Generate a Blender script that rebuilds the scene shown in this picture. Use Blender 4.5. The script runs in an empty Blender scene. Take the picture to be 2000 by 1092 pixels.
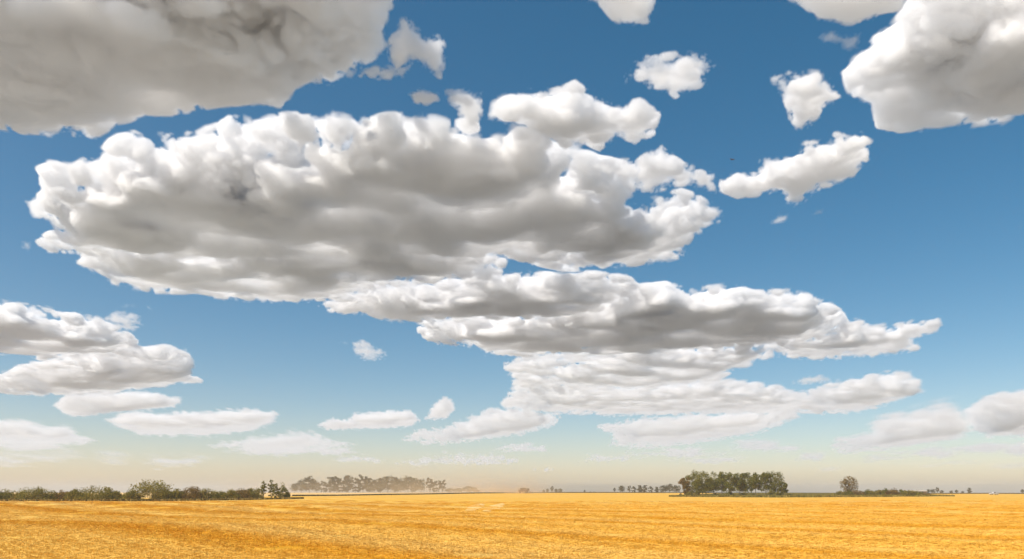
import bpy, math, random
import numpy as np
from mathutils import Vector

# ------------------------------------------------------------------ camera, sky, sun, exposure
sc = bpy.context.scene
C = sc.collection
F = 1570.0      # focal length in photograph pixels (photograph is 2000 wide)
HZ = 961.0      # row of the eye-level line
EYE = 2.2
cam = bpy.data.cameras.new('camera')
cam_ob = bpy.data.objects.new('camera', cam)
C.objects.link(cam_ob)
sc.camera = cam_ob
cam_ob.location = (0, 0, EYE)
cam_ob.rotation_euler = (math.pi / 2, 0, 0)
cam.sensor_width = 36
cam.lens = 36 * F / 2000
cam.shift_y = (HZ - 546) / 2000
cam.clip_start = 0.5
cam.clip_end = 3e5

SUN_EL = math.radians(50)
SUN_AZ = math.radians(-120)      # clockwise from the view direction: from the left
world = bpy.data.worlds.new('World')
sc.world = world
world.use_nodes = True
nt = world.node_tree
bg = nt.nodes['Background']
sky = nt.nodes.new('ShaderNodeTexSky')
sky.sky_type = 'NISHITA'
sky.sun_disc = False
sky.sun_elevation = SUN_EL
sky.sun_rotation = SUN_AZ
sky.altitude = 0
sky.air_density = 0.7
sky.dust_density = 1.0
sky.ozone_density = 1.0
gm = nt.nodes.new('ShaderNodeHueSaturation')     # the photograph's saturated, slightly green-shifted rendering of blue
gm.inputs['Saturation'].default_value = 1.40
gm.inputs['Hue'].default_value = 0.495
tint = nt.nodes.new('ShaderNodeMix')
tint.data_type = 'RGBA'
tint.blend_type = 'MULTIPLY'
tint.inputs[0].default_value = 1.0
tint.inputs[7].default_value = (1.27, 0.98, 0.79, 1)
gg = nt.nodes.new('ShaderNodeGamma')
gg.inputs['Gamma'].default_value = 0.98
nt.links.new(sky.outputs[0], gm.inputs['Color'])
nt.links.new(gm.outputs[0], gg.inputs['Color'])
nt.links.new(gg.outputs[0], tint.inputs[6])
nt.links.new(tint.outputs[2], bg.inputs[0])
bg.inputs[1].default_value = 0.12

sun = bpy.data.lights.new('sun', 'SUN')
sun.energy = 3.7
sun.angle = math.radians(0.5)
sun.color = (1, 0.955, 0.87)
sun_ob = bpy.data.objects.new('sun', sun)
C.objects.link(sun_ob)
sd = Vector((math.sin(SUN_AZ) * math.cos(SUN_EL), math.cos(SUN_AZ) * math.cos(SUN_EL), math.sin(SUN_EL)))
sun_ob.rotation_euler = sd.to_track_quat('Z', 'Y').to_euler()

vs = sc.view_settings
vs.view_transform = 'Standard'
vs.look = 'None'
vs.gamma = 1
vs.use_curve_mapping = False
vs.exposure = 0.45

cy = sc.cycles
cy.max_bounces = 18
cy.volume_bounces = 15
cy.diffuse_bounces = 2
cy.glossy_bounces = 1
cy.transmission_bounces = 4
cy.transparent_max_bounces = 8
cy.volume_step_rate = 2.0
cy.volume_max_steps = 1024
cy.use_denoising = True
cy.use_adaptive_sampling = True
cy.adaptive_threshold = 0.02

# ------------------------------------------------------------------ helpers
def tag(o, label=None, cat=None, group=None, kind=None):
    for k, v in (('label', label), ('category', cat), ('group', group), ('kind', kind)):
        if v:
            o[k] = v
    return o

def link(name, data, parent=None, loc=None, rz=0.0):
    o = bpy.data.objects.new(name, data)
    C.objects.link(o)
    if parent is not None:
        o.parent = parent
    if loc is not None:
        o.location = loc
    if rz:
        o.rotation_euler = (0, 0, rz)
    return o

def empty(name, loc, rz=0.0):
    o = link(name, None, None, loc, rz)
    o.empty_display_size = 0.5
    return o

def smooth(a, b, x):
    t = np.clip((x - a) / (b - a), 0, 1)
    return t * t * (3 - 2 * t)

def terrain(x, y):
    "height of the land in metres"
    x = np.asarray(x, float)
    y = np.asarray(y, float)
    d = np.hypot(x, y)
    rise = (1.45 - 0.75 * smooth(60, 330, x)) * smooth(330, 680, y)
    roll = 0.16 * np.sin(x * 0.031 + y * 0.017 + 1.3) * np.sin(y * 0.043 - x * 0.013 + 0.4) + 0.07 * np.sin(x * 0.09 - y * 0.07)
    return rise + roll * smooth(14, 60, d) * (1 - 0.6 * smooth(250, 600, d))

def tz(x, y):
    return float(terrain(x, y))

def ground_at(px, Y):
    X = (px - 1000) / F * Y
    return (X, Y, tz(X, Y))

def mat_new(name):
    m = bpy.data.materials.new(name)
    m.use_nodes = True
    return m, m.node_tree.nodes, m.node_tree.links.new

def ramp(N, L, fac, stops, interp='LINEAR'):
    r = N.new('ShaderNodeValToRGB')
    r.color_ramp.interpolation = interp
    el = r.color_ramp.elements
    while len(el) < len(stops):
        el.new(0.5)
    for e, (p, c) in zip(el, stops):
        e.position = p
        e.color = (*c, 1)
    L(fac, r.inputs[0])
    return r.outputs[0]

def mixc(N, L, fac, a, b, mode='MIX'):
    m = N.new('ShaderNodeMix')
    m.data_type = 'RGBA'
    m.blend_type = mode
    for s, v in ((m.inputs[0], fac), (m.inputs[6], a), (m.inputs[7], b)):
        if isinstance(v, (int, float)):
            s.default_value = v
        elif isinstance(v, tuple):
            s.default_value = (*v, 1)
        else:
            L(v, s)
    return m.outputs[2]

def noise(N, L, vec, scale, detail=3, rough=0.55, dist=0.0):
    n = N.new('ShaderNodeTexNoise')
    n.inputs['Scale'].default_value = scale
    n.inputs['Detail'].default_value = detail
    n.inputs['Roughness'].default_value = rough
    n.inputs['Distortion'].default_value = dist
    L(vec, n.inputs['Vector'])
    return n.outputs[0]

def simple_mat(name, col, rough=0.8, var=0.12, scale=3.0, metal=0.0):
    m, N, L = mat_new(name)
    b = N['Principled BSDF']
    geo = N.new('ShaderNodeNewGeometry')
    n = noise(N, L, geo.outputs['Position'], scale, 4)
    c = ramp(N, L, n, [(0.3, tuple(x * (1 - var) for x in col)), (0.7, tuple(min(1, x * (1 + var)) for x in col))])
    L(c, b.inputs['Base Color'])
    b.inputs['Roughness'].default_value = rough
    b.inputs['Metallic'].default_value = metal
    return m

# ------------------------------------------------------------------ land
ROW = (-0.66, 0.751)      # the harvest rows run away to the left

def row_coords(N, L):
    "position measured along and across the harvest rows, gently curved"
    geo = N.new('ShaderNodeNewGeometry')
    rot = N.new('ShaderNodeVectorRotate')
    rot.rotation_type = 'Z_AXIS'
    rot.inputs['Angle'].default_value = -math.atan2(ROW[1], ROW[0])
    L(geo.outputs['Position'], rot.inputs['Vector'])
    w = N.new('ShaderNodeTexNoise')
    w.inputs['Scale'].default_value = 0.011
    w.inputs['Detail'].default_value = 1
    L(geo.outputs['Position'], w.inputs['Vector'])
    wm = N.new('ShaderNodeVectorMath')
    wm.operation = 'MULTIPLY_ADD'
    L(w.outputs[1], wm.inputs[0])
    wm.inputs[1].default_value = (0, 26, 0)
    L(rot.outputs[0], wm.inputs[2])
    return geo.outputs['Position'], wm.outputs[0]

def stretch(N, L, vec, sx, sy):
    m = N.new('ShaderNodeMapping')
    m.inputs['Scale'].default_value = (sx, sy, 0.02)
    L(vec, m.inputs['Vector'])
    return m.outputs[0]

def straw_colour(N, L, fine=True):
    pos, row = row_coords(N, L)
    band = noise(N, L, stretch(N, L, row, 0.007, 0.13), 1.0, 3, 0.6)
    band2 = noise(N, L, stretch(N, L, row, 0.03, 0.75), 1.0, 4, 0.65)
    col = ramp(N, L, band, [(0.28, (0.62, 0.295, 0.022)), (0.42, (0.70, 0.375, 0.05)), (0.54, (0.77, 0.465, 0.11)), (0.64, (0.64, 0.385, 0.11)), (0.76, (0.52, 0.32, 0.10))])
    c2 = ramp(N, L, band2, [(0.28, (0.55, 0.285, 0.04)), (0.5, (0.72, 0.40, 0.065)), (0.72, (0.85, 0.55, 0.16))])
    col = mixc(N, L, 0.4, col, c2)
    # passes of the harvester: narrow deeper orange lines a header's width apart
    wv = N.new('ShaderNodeTexWave')
    wv.bands_direction = 'Y'
    wv.inputs['Scale'].default_value = 0.0245
    wv.inputs['Distortion'].default_value = 2.2
    wv.inputs['Detail'].default_value = 2
    wv.inputs['Detail Scale'].default_value = 0.35
    L(stretch(N, L, row, 0.25, 1.0), wv.inputs['Vector'])
    ln = ramp(N, L, wv.outputs['Fac'], [(0.0, (0.85, 0.85, 0.85)), (0.16, (0.35, 0.35, 0.35)), (0.4, (0, 0, 0))])
    col = mixc(N, L, ln, col, (0.62, 0.285, 0.012))
    col = mixc(N, L, 1.0, col, (1.05, 1.10, 1.08), 'MULTIPLY')
    if fine:
        f = noise(N, L, pos, 2.2, 5, 0.7)
        c3 = ramp(N, L, f, [(0.32, (0.74, 0.70, 0.62)), (0.5, (1, 1, 1)), (0.7, (1.12, 1.14, 1.2))])
        col = mixc(N, L, 0.8, col, c3, 'MULTIPLY')
    return pos, row, band2, col

def field_material():
    m, N, L = mat_new('stubble_ground')
    b = N['Principled BSDF']
    pos, row, band2, col = straw_colour(N, L)
    # soil and old straw showing in scattered spots
    sp = noise(N, L, stretch(N, L, row, 0.35, 1.3), 1.0, 6, 0.75)
    dark = ramp(N, L, sp, [(0.66, (0, 0, 0)), (0.80, (1, 1, 1))])
    col = mixc(N, L, dark, col, (0.26, 0.13, 0.025))
    col = mixc(N, L, 1.0, col, (0.93, 0.92, 0.90), 'MULTIPLY')
    L(col, b.inputs['Base Color'])
    b.inputs['Roughness'].default_value = 0.95
    b.inputs['Specular IOR Level'].default_value = 0.1
    f = noise(N, L, stretch(N, L, row, 1.0, 4.0), 1.0, 6, 0.75)
    bp = N.new('ShaderNodeBump')
    bp.inputs['Strength'].default_value = 0.7
    bp.inputs['Distance'].default_value = 0.12
    L(f, bp.inputs['Height'])
    bp2 = N.new('ShaderNodeBump')
    bp2.inputs['Strength'].default_value = 0.5
    bp2.inputs['Distance'].default_value = 0.5
    L(band2, bp2.inputs['Height'])
    L(bp.outputs[0], bp2.inputs['Normal'])
    L(bp2.outputs[0], b.inputs['Normal'])
    return m

def land_material():
    "mixed prairie out to the horizon: cut fields, summer fallow, pasture"
    m, N, L = mat_new('prairie')
    b = N['Principled BSDF']
    geo = N.new('ShaderNodeNewGeometry')
    v = N.new('ShaderNodeTexVoronoi')
    v.distance = 'CHEBYCHEV'
    v.inputs['Scale'].default_value = 1 / 900.0
    L(geo.outputs['Position'], v.inputs['Vector'])
    sep = N.new('ShaderNodeSeparateColor')
    L(v.outputs['Color'], sep.inputs[0])
    col = ramp(N, L, sep.outputs[0], [(0.0, (0.34, 0.325, 0.30)), (0.3, (0.20, 0.215, 0.18)), (0.5, (0.36, 0.34, 0.31)), (0.7, (0.25, 0.24, 0.245)), (0.85, (0.38, 0.355, 0.32))], 'CONSTANT')
    n = noise(N, L, geo.outputs['Position'], 0.05, 5, 0.7)
    c3 = ramp(N, L, n, [(0.3, (0.8, 0.8, 0.8)), (0.7, (1.15, 1.15, 1.15))])
    col = mixc(N, L, 1.0, col, c3, 'MULTIPLY')
    L(col, b.inputs['Base Color'])
    b.inputs['Roughness'].default_value = 1
    b.inputs['Specular IOR Level'].default_value = 0.05
    return m

def pale_material():
    m, N, L = mat_new('pale_stubble')
    b = N['Principled BSDF']
    pos, row, band2, col = straw_colour(N, L, False)
    col = mixc(N, L, 0.6, col, (0.60, 0.42, 0.20))
    L(col, b.inputs['Base Color'])
    b.inputs['Roughness'].default_value = 1
    return m

def axis(stops):
    "uneven grid coordinates from [(start, end, step), ...]"
    a = []
    for s, e, st in stops:
        a += list(np.arange(s, e, st))
    return np.array(a + [stops[-1][1]])

def sheet(name, xs, ys, lift, mat, inside=None, bumps=None):
    X, Y = np.meshgrid(xs, ys, indexing='ij')
    Z = terrain(X, Y) + lift
    if bumps is not None:
        Z = Z + bumps(X, Y)
    nx, ny = X.shape
    vid = np.arange(nx * ny).reshape(nx, ny)
    q = np.stack([vid[:-1, :-1], vid[1:, :-1], vid[1:, 1:], vid[:-1, 1:]], -1).reshape(-1, 4)
    if inside is not None:
        cx = (X[:-1, :-1] + X[1:, 1:]).ravel() / 2
        cyy = (Y[:-1, :-1] + Y[1:, 1:]).ravel() / 2
        q = q[inside(cx, cyy)]
    me = bpy.data.meshes.new(name)
    co = np.stack([X, Y, Z], -1).reshape(-1, 3)
    used, inv = np.unique(q.ravel(), return_inverse=True)
    me.from_pydata(co[used].tolist(), [], inv.reshape(-1, 4).tolist())
    me.materials.append(mat)
    me.shade_smooth()
    return tag(link(name, me), kind='structure')

far = [(-120000, -20000, 20000), (-20000, -2000, 2000), (-2000, -700, 100)]
farp = [(700, 2000, 100), (2000, 20000, 2000), (20000, 120000, 20000)]
sheet('ground', axis(far + [(-700, 700, 20)] + farp), axis([(-120000, -20000, 20000), (-20000, -2000, 2000), (-2000, 0, 200), (0, 1200, 20), (1200, 3000, 150), (3000, 20000, 2000), (20000, 160000, 20000)]), -0.35, land_material())

def edge_y(x):
    "far edge of the golden field"
    return np.interp(x, [-420, -300, -150, -104, -22, 60, 150, 420, 900], [215, 230, 262, 384, 585, 690, 745, 640, 600])

def micro(X, Y):
    d = np.hypot(X, Y)
    u = -X * ROW[1] + Y * ROW[0]
    return (0.035 * np.sin(u * 0.75 + 0.5 * np.sin(X * 0.05 + Y * 0.04)) + 0.03 * np.sin(u * 0.31 + 1)) * (1 - smooth(120, 260, d))

FIELD_M = field_material()
sheet('stubble_field', axis([(-420, -90, 6), (-90, 90, 1.0), (90, 900, 10)]), axis([(-40, 10, 5), (10, 130, 0.8), (130, 300, 3), (300, 760, 8)]), 0.0, FIELD_M,
      inside=lambda x, y: y < edge_y(x), bumps=micro)
sheet('pale_field', axis([(-700, 700, 28)]), axis([(200, 900, 12), (900, 1100, 50)]), -0.12, pale_material())

# ------------------------------------------------------------------ standing stubble on the near field (nobody could count it)
def straw_material():
    m, N, L = mat_new('straw')
    b = N['Principled BSDF']
    pos, row, band2, col = straw_colour(N, L, False)
    f = noise(N, L, pos, 9.0, 2, 0.6)
    c3 = ramp(N, L, f, [(0.3, (0.90, 0.87, 0.80)), (0.5, (1.08, 1.08, 1.08)), (0.72, (1.2, 1.22, 1.3))])
    col = mixc(N, L, 0.9, col, c3, 'MULTIPLY')
    L(col, b.inputs['Base Color'])
    b.inputs['Roughness'].default_value = 0.75
    b.inputs['Specular IOR Level'].default_value = 0.25
    return m

STRAW = straw_material()
ROWA = math.atan2(ROW[1], ROW[0])

def stubble_patch(seed, n_up, n_flat, size=2.0):
    rng = np.random.default_rng(seed)
    v, f = [], []
    def blade(p, d, length, w):
        side = np.cross(d, rng.normal(size=3))
        side *= w / (np.linalg.norm(side) + 1e-9)
        i = len(v)
        tip = p + d * length
        v.extend([p - side, p + side, tip + side * 0.6, tip - side * 0.6])
        f.append((i, i + 1, i + 2, i + 3))
    for _ in range(n_up):
        r = round(rng.uniform(-size / 2, size / 2) / 0.25) * 0.25 + rng.normal() * 0.025
        p = np.array([rng.uniform(-size / 2, size / 2), r, -0.03])
        d = np.array([rng.normal() * 0.22, rng.normal() * 0.22, 1.0])
        blade(p, d / np.linalg.norm(d), rng.uniform(0.09, 0.21), 0.006)
    for _ in range(n_flat):
        p = np.array([*rng.uniform(-size / 2, size / 2, 2), rng.uniform(0.01, 0.10)])
        a = rng.normal() * 0.9
        d = np.array([math.cos(a), math.sin(a), rng.normal() * 0.14])
        blade(p, d, rng.uniform(0.15, 0.45), 0.007)
    me = bpy.data.meshes.new('stubble_patch')
    me.from_pydata([tuple(x) for x in v], [], f)
    me.materials.append(STRAW)
    return me

def instancer(name, meshes, pts, rots, scales, kind='stuff'):
    "one object that scatters small meshes over given points"
    coll = bpy.data.collections.new(name + '_source')
    for i, me in enumerate(meshes):
        coll.objects.link(bpy.data.objects.new('%s_clump.%03d' % (name, i), me))
    me = bpy.data.meshes.new(name)
    me.from_pydata([tuple(p) for p in pts], [], [])
    for k, val in (('rz', rots), ('sz', scales)):
        me.attributes.new(k, 'FLOAT', 'POINT').data.foreach_set('value', np.asarray(val, np.float32))
    o = link(name, me)
    t = bpy.data.node_groups.new(name + '_scatter', 'GeometryNodeTree')
    t.interface.new_socket('Geometry', in_out='INPUT', socket_type='NodeSocketGeometry')
    t.interface.new_socket('Geometry', in_out='OUTPUT', socket_type='NodeSocketGeometry')
    N, L = t.nodes, t.links.new
    gi, go = N.new('NodeGroupInput'), N.new('NodeGroupOutput')
    ci = N.new('GeometryNodeCollectionInfo')
    ci.inputs['Collection'].default_value = coll
    ci.inputs['Separate Children'].default_value = True
    ci.inputs['Reset Children'].default_value = True
    iop = N.new('GeometryNodeInstanceOnPoints')
    iop.inputs['Pick Instance'].default_value = True
    at = [N.new('GeometryNodeInputNamedAttribute') for _ in range(2)]
    for a, k in zip(at, ('rz', 'sz')):
        a.data_type = 'FLOAT'
        a.inputs['Name'].default_value = k
    cx = N.new('ShaderNodeCombineXYZ')
    L(at[0].outputs[0], cx.inputs[2])
    L(gi.outputs[0], iop.inputs['Points'])
    L(ci.outputs[0], iop.inputs['Instance'])
    L(cx.outputs[0], iop.inputs['Rotation'])
    L(at[1].outputs[0], iop.inputs['Scale'])
    L(iop.outputs[0], go.inputs[0])
    o.modifiers.new('scatter', 'NODES').node_group = t
    return tag(o, kind=kind)

rng = np.random.default_rng(5)
pts, rots, scl = [], [], []
pm = [stubble_patch(s, 330, 330) for s in range(5)]
rx, ry = np.array([math.cos(ROWA), math.sin(ROWA)]), np.array([-math.sin(ROWA), math.cos(ROWA)])
for i in range(-130, 150):
    for j in range(-150, 150):
        x, y = rx * i * 1.9 + ry * j * 1.9
        if 20 < y < 200 and abs(x) < 0.67 * y + 4 and rng.random() < np.interp(y, [20, 60, 110, 200], [1.0, 0.75, 0.35, 0.05]):
            pts.append((x, y, tz(x, y) + float(micro(x, y))))
            rots.append(ROWA + rng.normal() * 0.05 + (math.pi if rng.random() < 0.5 else 0))
            scl.append(rng.uniform(0.85, 1.15))
def wheel_track(px0, Y0, px1, Y1, w):
    "a strip of pressed pale straw following the ground"
    a, b = np.array([(px0 - 1000) / F * Y0, Y0]), np.array([(px1 - 1000) / F * Y1, Y1])
    d = (b - a) / np.linalg.norm(b - a)
    n = np.array([-d[1], d[0]])
    v, f = [], []
    r2 = np.random.default_rng(int(px0))
    K = 46
    for k in range(K):
        p = a + (b - a) * k / (K - 1)
        ww = w * (0.35 + 0.65 * math.sin(math.pi * (k + 0.5) / K)) * r2.uniform(0.75, 1.2)
        for q in (-1, -0.33, 0.33, 1):
            x, y = p + n * q * ww / 2
            v.append((x, y, tz(x, y) + float(micro(x, y)) + 0.012 + 0.05 * (1 - q * q)))
        if k:
            i = 4 * k
            f += [(i - 4 + j, i - 3 + j, i + 1 + j, i + j) for j in range(3)]
    me = bpy.data.meshes.new('wheel_track')
    me.from_pydata(v, [], f)
    me.materials.append(PALE)
    me.shade_smooth()
    return tag(link('wheel_track', me), kind='structure')

PALE = simple_mat('pressed_straw', (0.74, 0.47, 0.15), 0.9, 0.15, 1.5)
wheel_track(912, 92, 940, 150, 2.0)
wheel_track(948, 92, 980, 150, 2.2)
st = instancer('stubble', pm, pts, rots, scl)
tag(st, 'short golden stubble and loose straw standing in rows on the near field', 'stubble')

# ------------------------------------------------------------------ grass verges
def grass_material(name, a, b_, c):
    m, N, L = mat_new(name)
    b = N['Principled BSDF']
    geo = N.new('ShaderNodeNewGeometry')
    n = noise(N, L, geo.outputs['Position'], 0.22, 5, 0.7)
    L(ramp(N, L, n, [(0.32, a), (0.5, b_), (0.68, c)]), b.inputs['Base Color'])
    b.inputs['Roughness'].default_value = 0.9
    b.inputs['Specular IOR Level'].default_value = 0.1
    return m

VERGE = grass_material('verge_grass', (0.11, 0.105, 0.022), (0.20, 0.165, 0.035), (0.36, 0.25, 0.07))
DRY = grass_material('dry_grass', (0.14, 0.11, 0.03), (0.24, 0.175, 0.05), (0.42, 0.28, 0.09))

def grass_strip(name, label, line, mat, per_m, hmin, hmax, seed):
    "tufts along a band: line = [(x, y, half width), ...]"
    rng = np.random.default_rng(seed)
    v, f = [], []
    for (x0, y0, w0), (x1, y1, w1) in zip(line[:-1], line[1:]):
        ln = math.hypot(x1 - x0, y1 - y0)
        nx_, ny_ = -(y1 - y0) / ln, (x1 - x0) / ln
        for _ in range(int(ln * per_m)):
            t = rng.random()
            s = rng.uniform(-1, 1)
            s = s * (w0 + (w1 - w0) * t)
            x, y = x0 + (x1 - x0) * t + nx_ * s, y0 + (y1 - y0) * t + ny_ * s
            z = tz(x, y) - 0.03
            h = rng.uniform(hmin, hmax)
            a = rng.uniform(0, math.pi)
            w = h * rng.uniform(0.35, 0.8)
            dx, dy = math.cos(a) * w, math.sin(a) * w
            lx, ly = rng.normal(size=2) * h * 0.3
            i = len(v)
            v.extend([(x - dx, y - dy, z), (x + dx, y + dy, z), (x + dx * 0.5 + lx, y + dy * 0.5 + ly, z + h), (x - dx * 0.6 + lx, y - dy * 0.6 + ly, z + h * 0.8)])
            f.append((i, i + 1, i + 2, i + 3))
    me = bpy.data.meshes.new(name)
    me.from_pydata(v, [], f)
    me.materials.append(mat)
    return tag(link(name, me), label, 'grass', kind='stuff')

def gp(px, Y, w):
    return ((px - 1000) / F * Y, Y, w)

def in_verge(x, y):
    "the rough grass patch that carries the tall grove, the lone tree and the right bush strip"
    px = 1000 + F * np.asarray(x) / np.asarray(y)
    front = np.interp(px, [1308, 1345, 1500, 1700, 1866], [372, 352, 347, 350, 384]) + 5 * np.sin(px * 0.09)
    back = np.interp(px, [1308, 1345, 1480, 1640, 1750, 1866], [373, 420, 560, 600, 510, 386]) + 9 * np.sin(px * 0.05)
    return (y > front) & (y < back) & (px > 1308) & (px < 1866)

sheet('grass_verge', axis([(65, 345, 1.5)]), axis([(340, 450, 1.2), (450, 612, 3)]), 0.05, VERGE, inside=in_verge)
vr = np.random.default_rng(31)
vx, vy = vr.uniform(65, 345, 330000), 612 - 270 * vr.random(330000) ** 0.6
ok_ = in_verge(vx, vy)
vx, vy = vx[ok_], vy[ok_]
vz = terrain(vx, vy)
vh = vr.uniform(0.3, 0.85, len(vx))
va = vr.uniform(0, math.pi, len(vx))
vw = vh * vr.uniform(0.3, 0.7, len(vx))
lx, ly = vr.normal(size=(2, len(vx))) * vh * 0.3
dx, dy = np.cos(va) * vw, np.sin(va) * vw
Q = np.stack([np.stack(q, -1) for q in ((vx - dx, vy - dy, vz), (vx + dx, vy + dy, vz), (vx + dx * 0.5 + lx, vy + dy * 0.5 + ly, vz + vh), (vx - dx * 0.6 + lx, vy - dy * 0.6 + ly, vz + vh * 0.8))], 1).reshape(-1, 3)
me_ = bpy.data.meshes.new('verge_grass')
me_.from_pydata(Q.tolist(), [], np.arange(len(Q)).reshape(-1, 4).tolist())
me_.materials.append(VERGE)
tag(link('verge_grass', me_), 'olive green grass verge under the tall grove and lone tree', 'grass', kind='stuff')
grass_strip('hedge_grass', 'dry grass strip along the foot of the left hedge', [gp(-60, 200, 2.5), gp(150, 198, 2.5), gp(300, 205, 3), gp(450, 222, 3.5), gp(565, 243, 3), gp(590, 250, 0.6)], DRY, 130, 0.25, 0.6, 4)
grass_strip('field_margin', 'thin dark grass margin along the far edge of the golden field', [(-104, 384, 1.6), (-22, 585, 2.0), (60, 690, 2.5), (150, 745, 3), (420, 640, 3), (700, 615, 3)], grass_material('margin_grass', (0.045, 0.05, 0.02), (0.07, 0.07, 0.025), (0.12, 0.1, 0.04)), 45, 0.3, 0.8, 6)

# ------------------------------------------------------------------ trees and bushes
def leaf_material(name, dark, mid, light, scale=0.35):
    m, N, L = mat_new(name)
    b = N['Principled BSDF']
    geo = N.new('ShaderNodeNewGeometry')
    n = noise(N, L, geo.outputs['Position'], scale, 3, 0.6)
    n2 = N.new('ShaderNodeMix')
    n2.data_type = 'FLOAT'
    n2.inputs[0].default_value = 0.45
    L(n, n2.inputs[2])
    L(geo.outputs['Random Per Island'], n2.inputs[3])
    c = ramp(N, L, n2.outputs[0], [(0.25, dark), (0.5, mid), (0.78, light)])
    L(c, b.inputs['Base Color'])
    b.inputs['Roughness'].default_value = 0.85
    b.inputs['Specular IOR Level'].default_value = 0.08
    tr = N.new('ShaderNodeBsdfTranslucent')
    L(c, tr.inputs['Color'])
    mx = N.new('ShaderNodeMixShader')
    mx.inputs[0].default_value = 0.4
    L(b.outputs[0], mx.inputs[1])
    L(tr.outputs[0], mx.inputs[2])
    L(mx.outputs[0], N['Material Output'].inputs['Surface'])
    return m

POPLAR = leaf_material('poplar_leaves', (0.10, 0.108, 0.018), (0.18, 0.178, 0.03), (0.32, 0.275, 0.05))
WILLOW = leaf_material('willow_leaves', (0.14, 0.13, 0.024), (0.235, 0.205, 0.04), (0.40, 0.30, 0.07))
OLIVE = leaf_material('ash_leaves', (0.15, 0.14, 0.026), (0.25, 0.22, 0.045), (0.42, 0.33, 0.08))
FARLEAF = leaf_material('distant_leaves', (0.05, 0.055, 0.03), (0.075, 0.078, 0.035), (0.12, 0.11, 0.05))
RUST = leaf_material('turning_leaves', (0.16, 0.10, 0.028), (0.24, 0.16, 0.045), (0.36, 0.23, 0.07))
BARK = simple_mat('bark', (0.16, 0.13, 0.10), 0.9, 0.35, 2.0)

def tube(v, f, path, radii, n=5):
    rings = []
    for k, (p, r) in enumerate(zip(path, radii)):
        p = np.array(p, float)
        d = np.array(path[min(k + 1, len(path) - 1)], float) - np.array(path[max(k - 1, 0)], float)
        d /= np.linalg.norm(d) + 1e-9
        a = np.cross(d, (0.31, 0.95, 0.1))
        a /= np.linalg.norm(a) + 1e-9
        b = np.cross(d, a)
        i = len(v)
        for q in range(n):
            t = 2 * math.pi * q / n
            v.append(tuple(p + r * (math.cos(t) * a + math.sin(t) * b)))
        rings.append(i)
    for i, j in zip(rings[:-1], rings[1:]):
        for q in range(n):
            f.append((i + q, i + (q + 1) % n, j + (q + 1) % n, j + q))

def mesh(name, v, f, mat):
    me = bpy.data.meshes.new(name)
    me.from_pydata(v, [], f)
    me.materials.append(mat)
    return me

def leaves(rng, centres, radii, per, size):
    "small leaf sprays spread through clumps"
    n = len(centres)
    idx = np.repeat(np.arange(n), per)
    g = rng.normal(size=(len(idx), 3))
    g *= (np.minimum(np.linalg.norm(g, axis=1), 1.7) / (np.linalg.norm(g, axis=1) + 1e-9))[:, None]
    p = centres[idx] + g * radii[idx][:, None] * np.array([0.62, 0.62, 0.5])
    a = rng.normal(size=p.shape)
    a /= np.linalg.norm(a, axis=1)[:, None]
    b = np.cross(a, rng.normal(size=p.shape))
    b /= np.linalg.norm(b, axis=1)[:, None]
    s = (size * rng.uniform(0.5, 1.25, len(idx)))[:, None]
    v = np.stack([p - a * s, p + b * s * 0.55, p + a * s, p - b * s * 0.55], 1).reshape(-1, 3)
    f = np.arange(len(v)).reshape(-1, 4)
    return v.tolist(), f.tolist()

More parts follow.
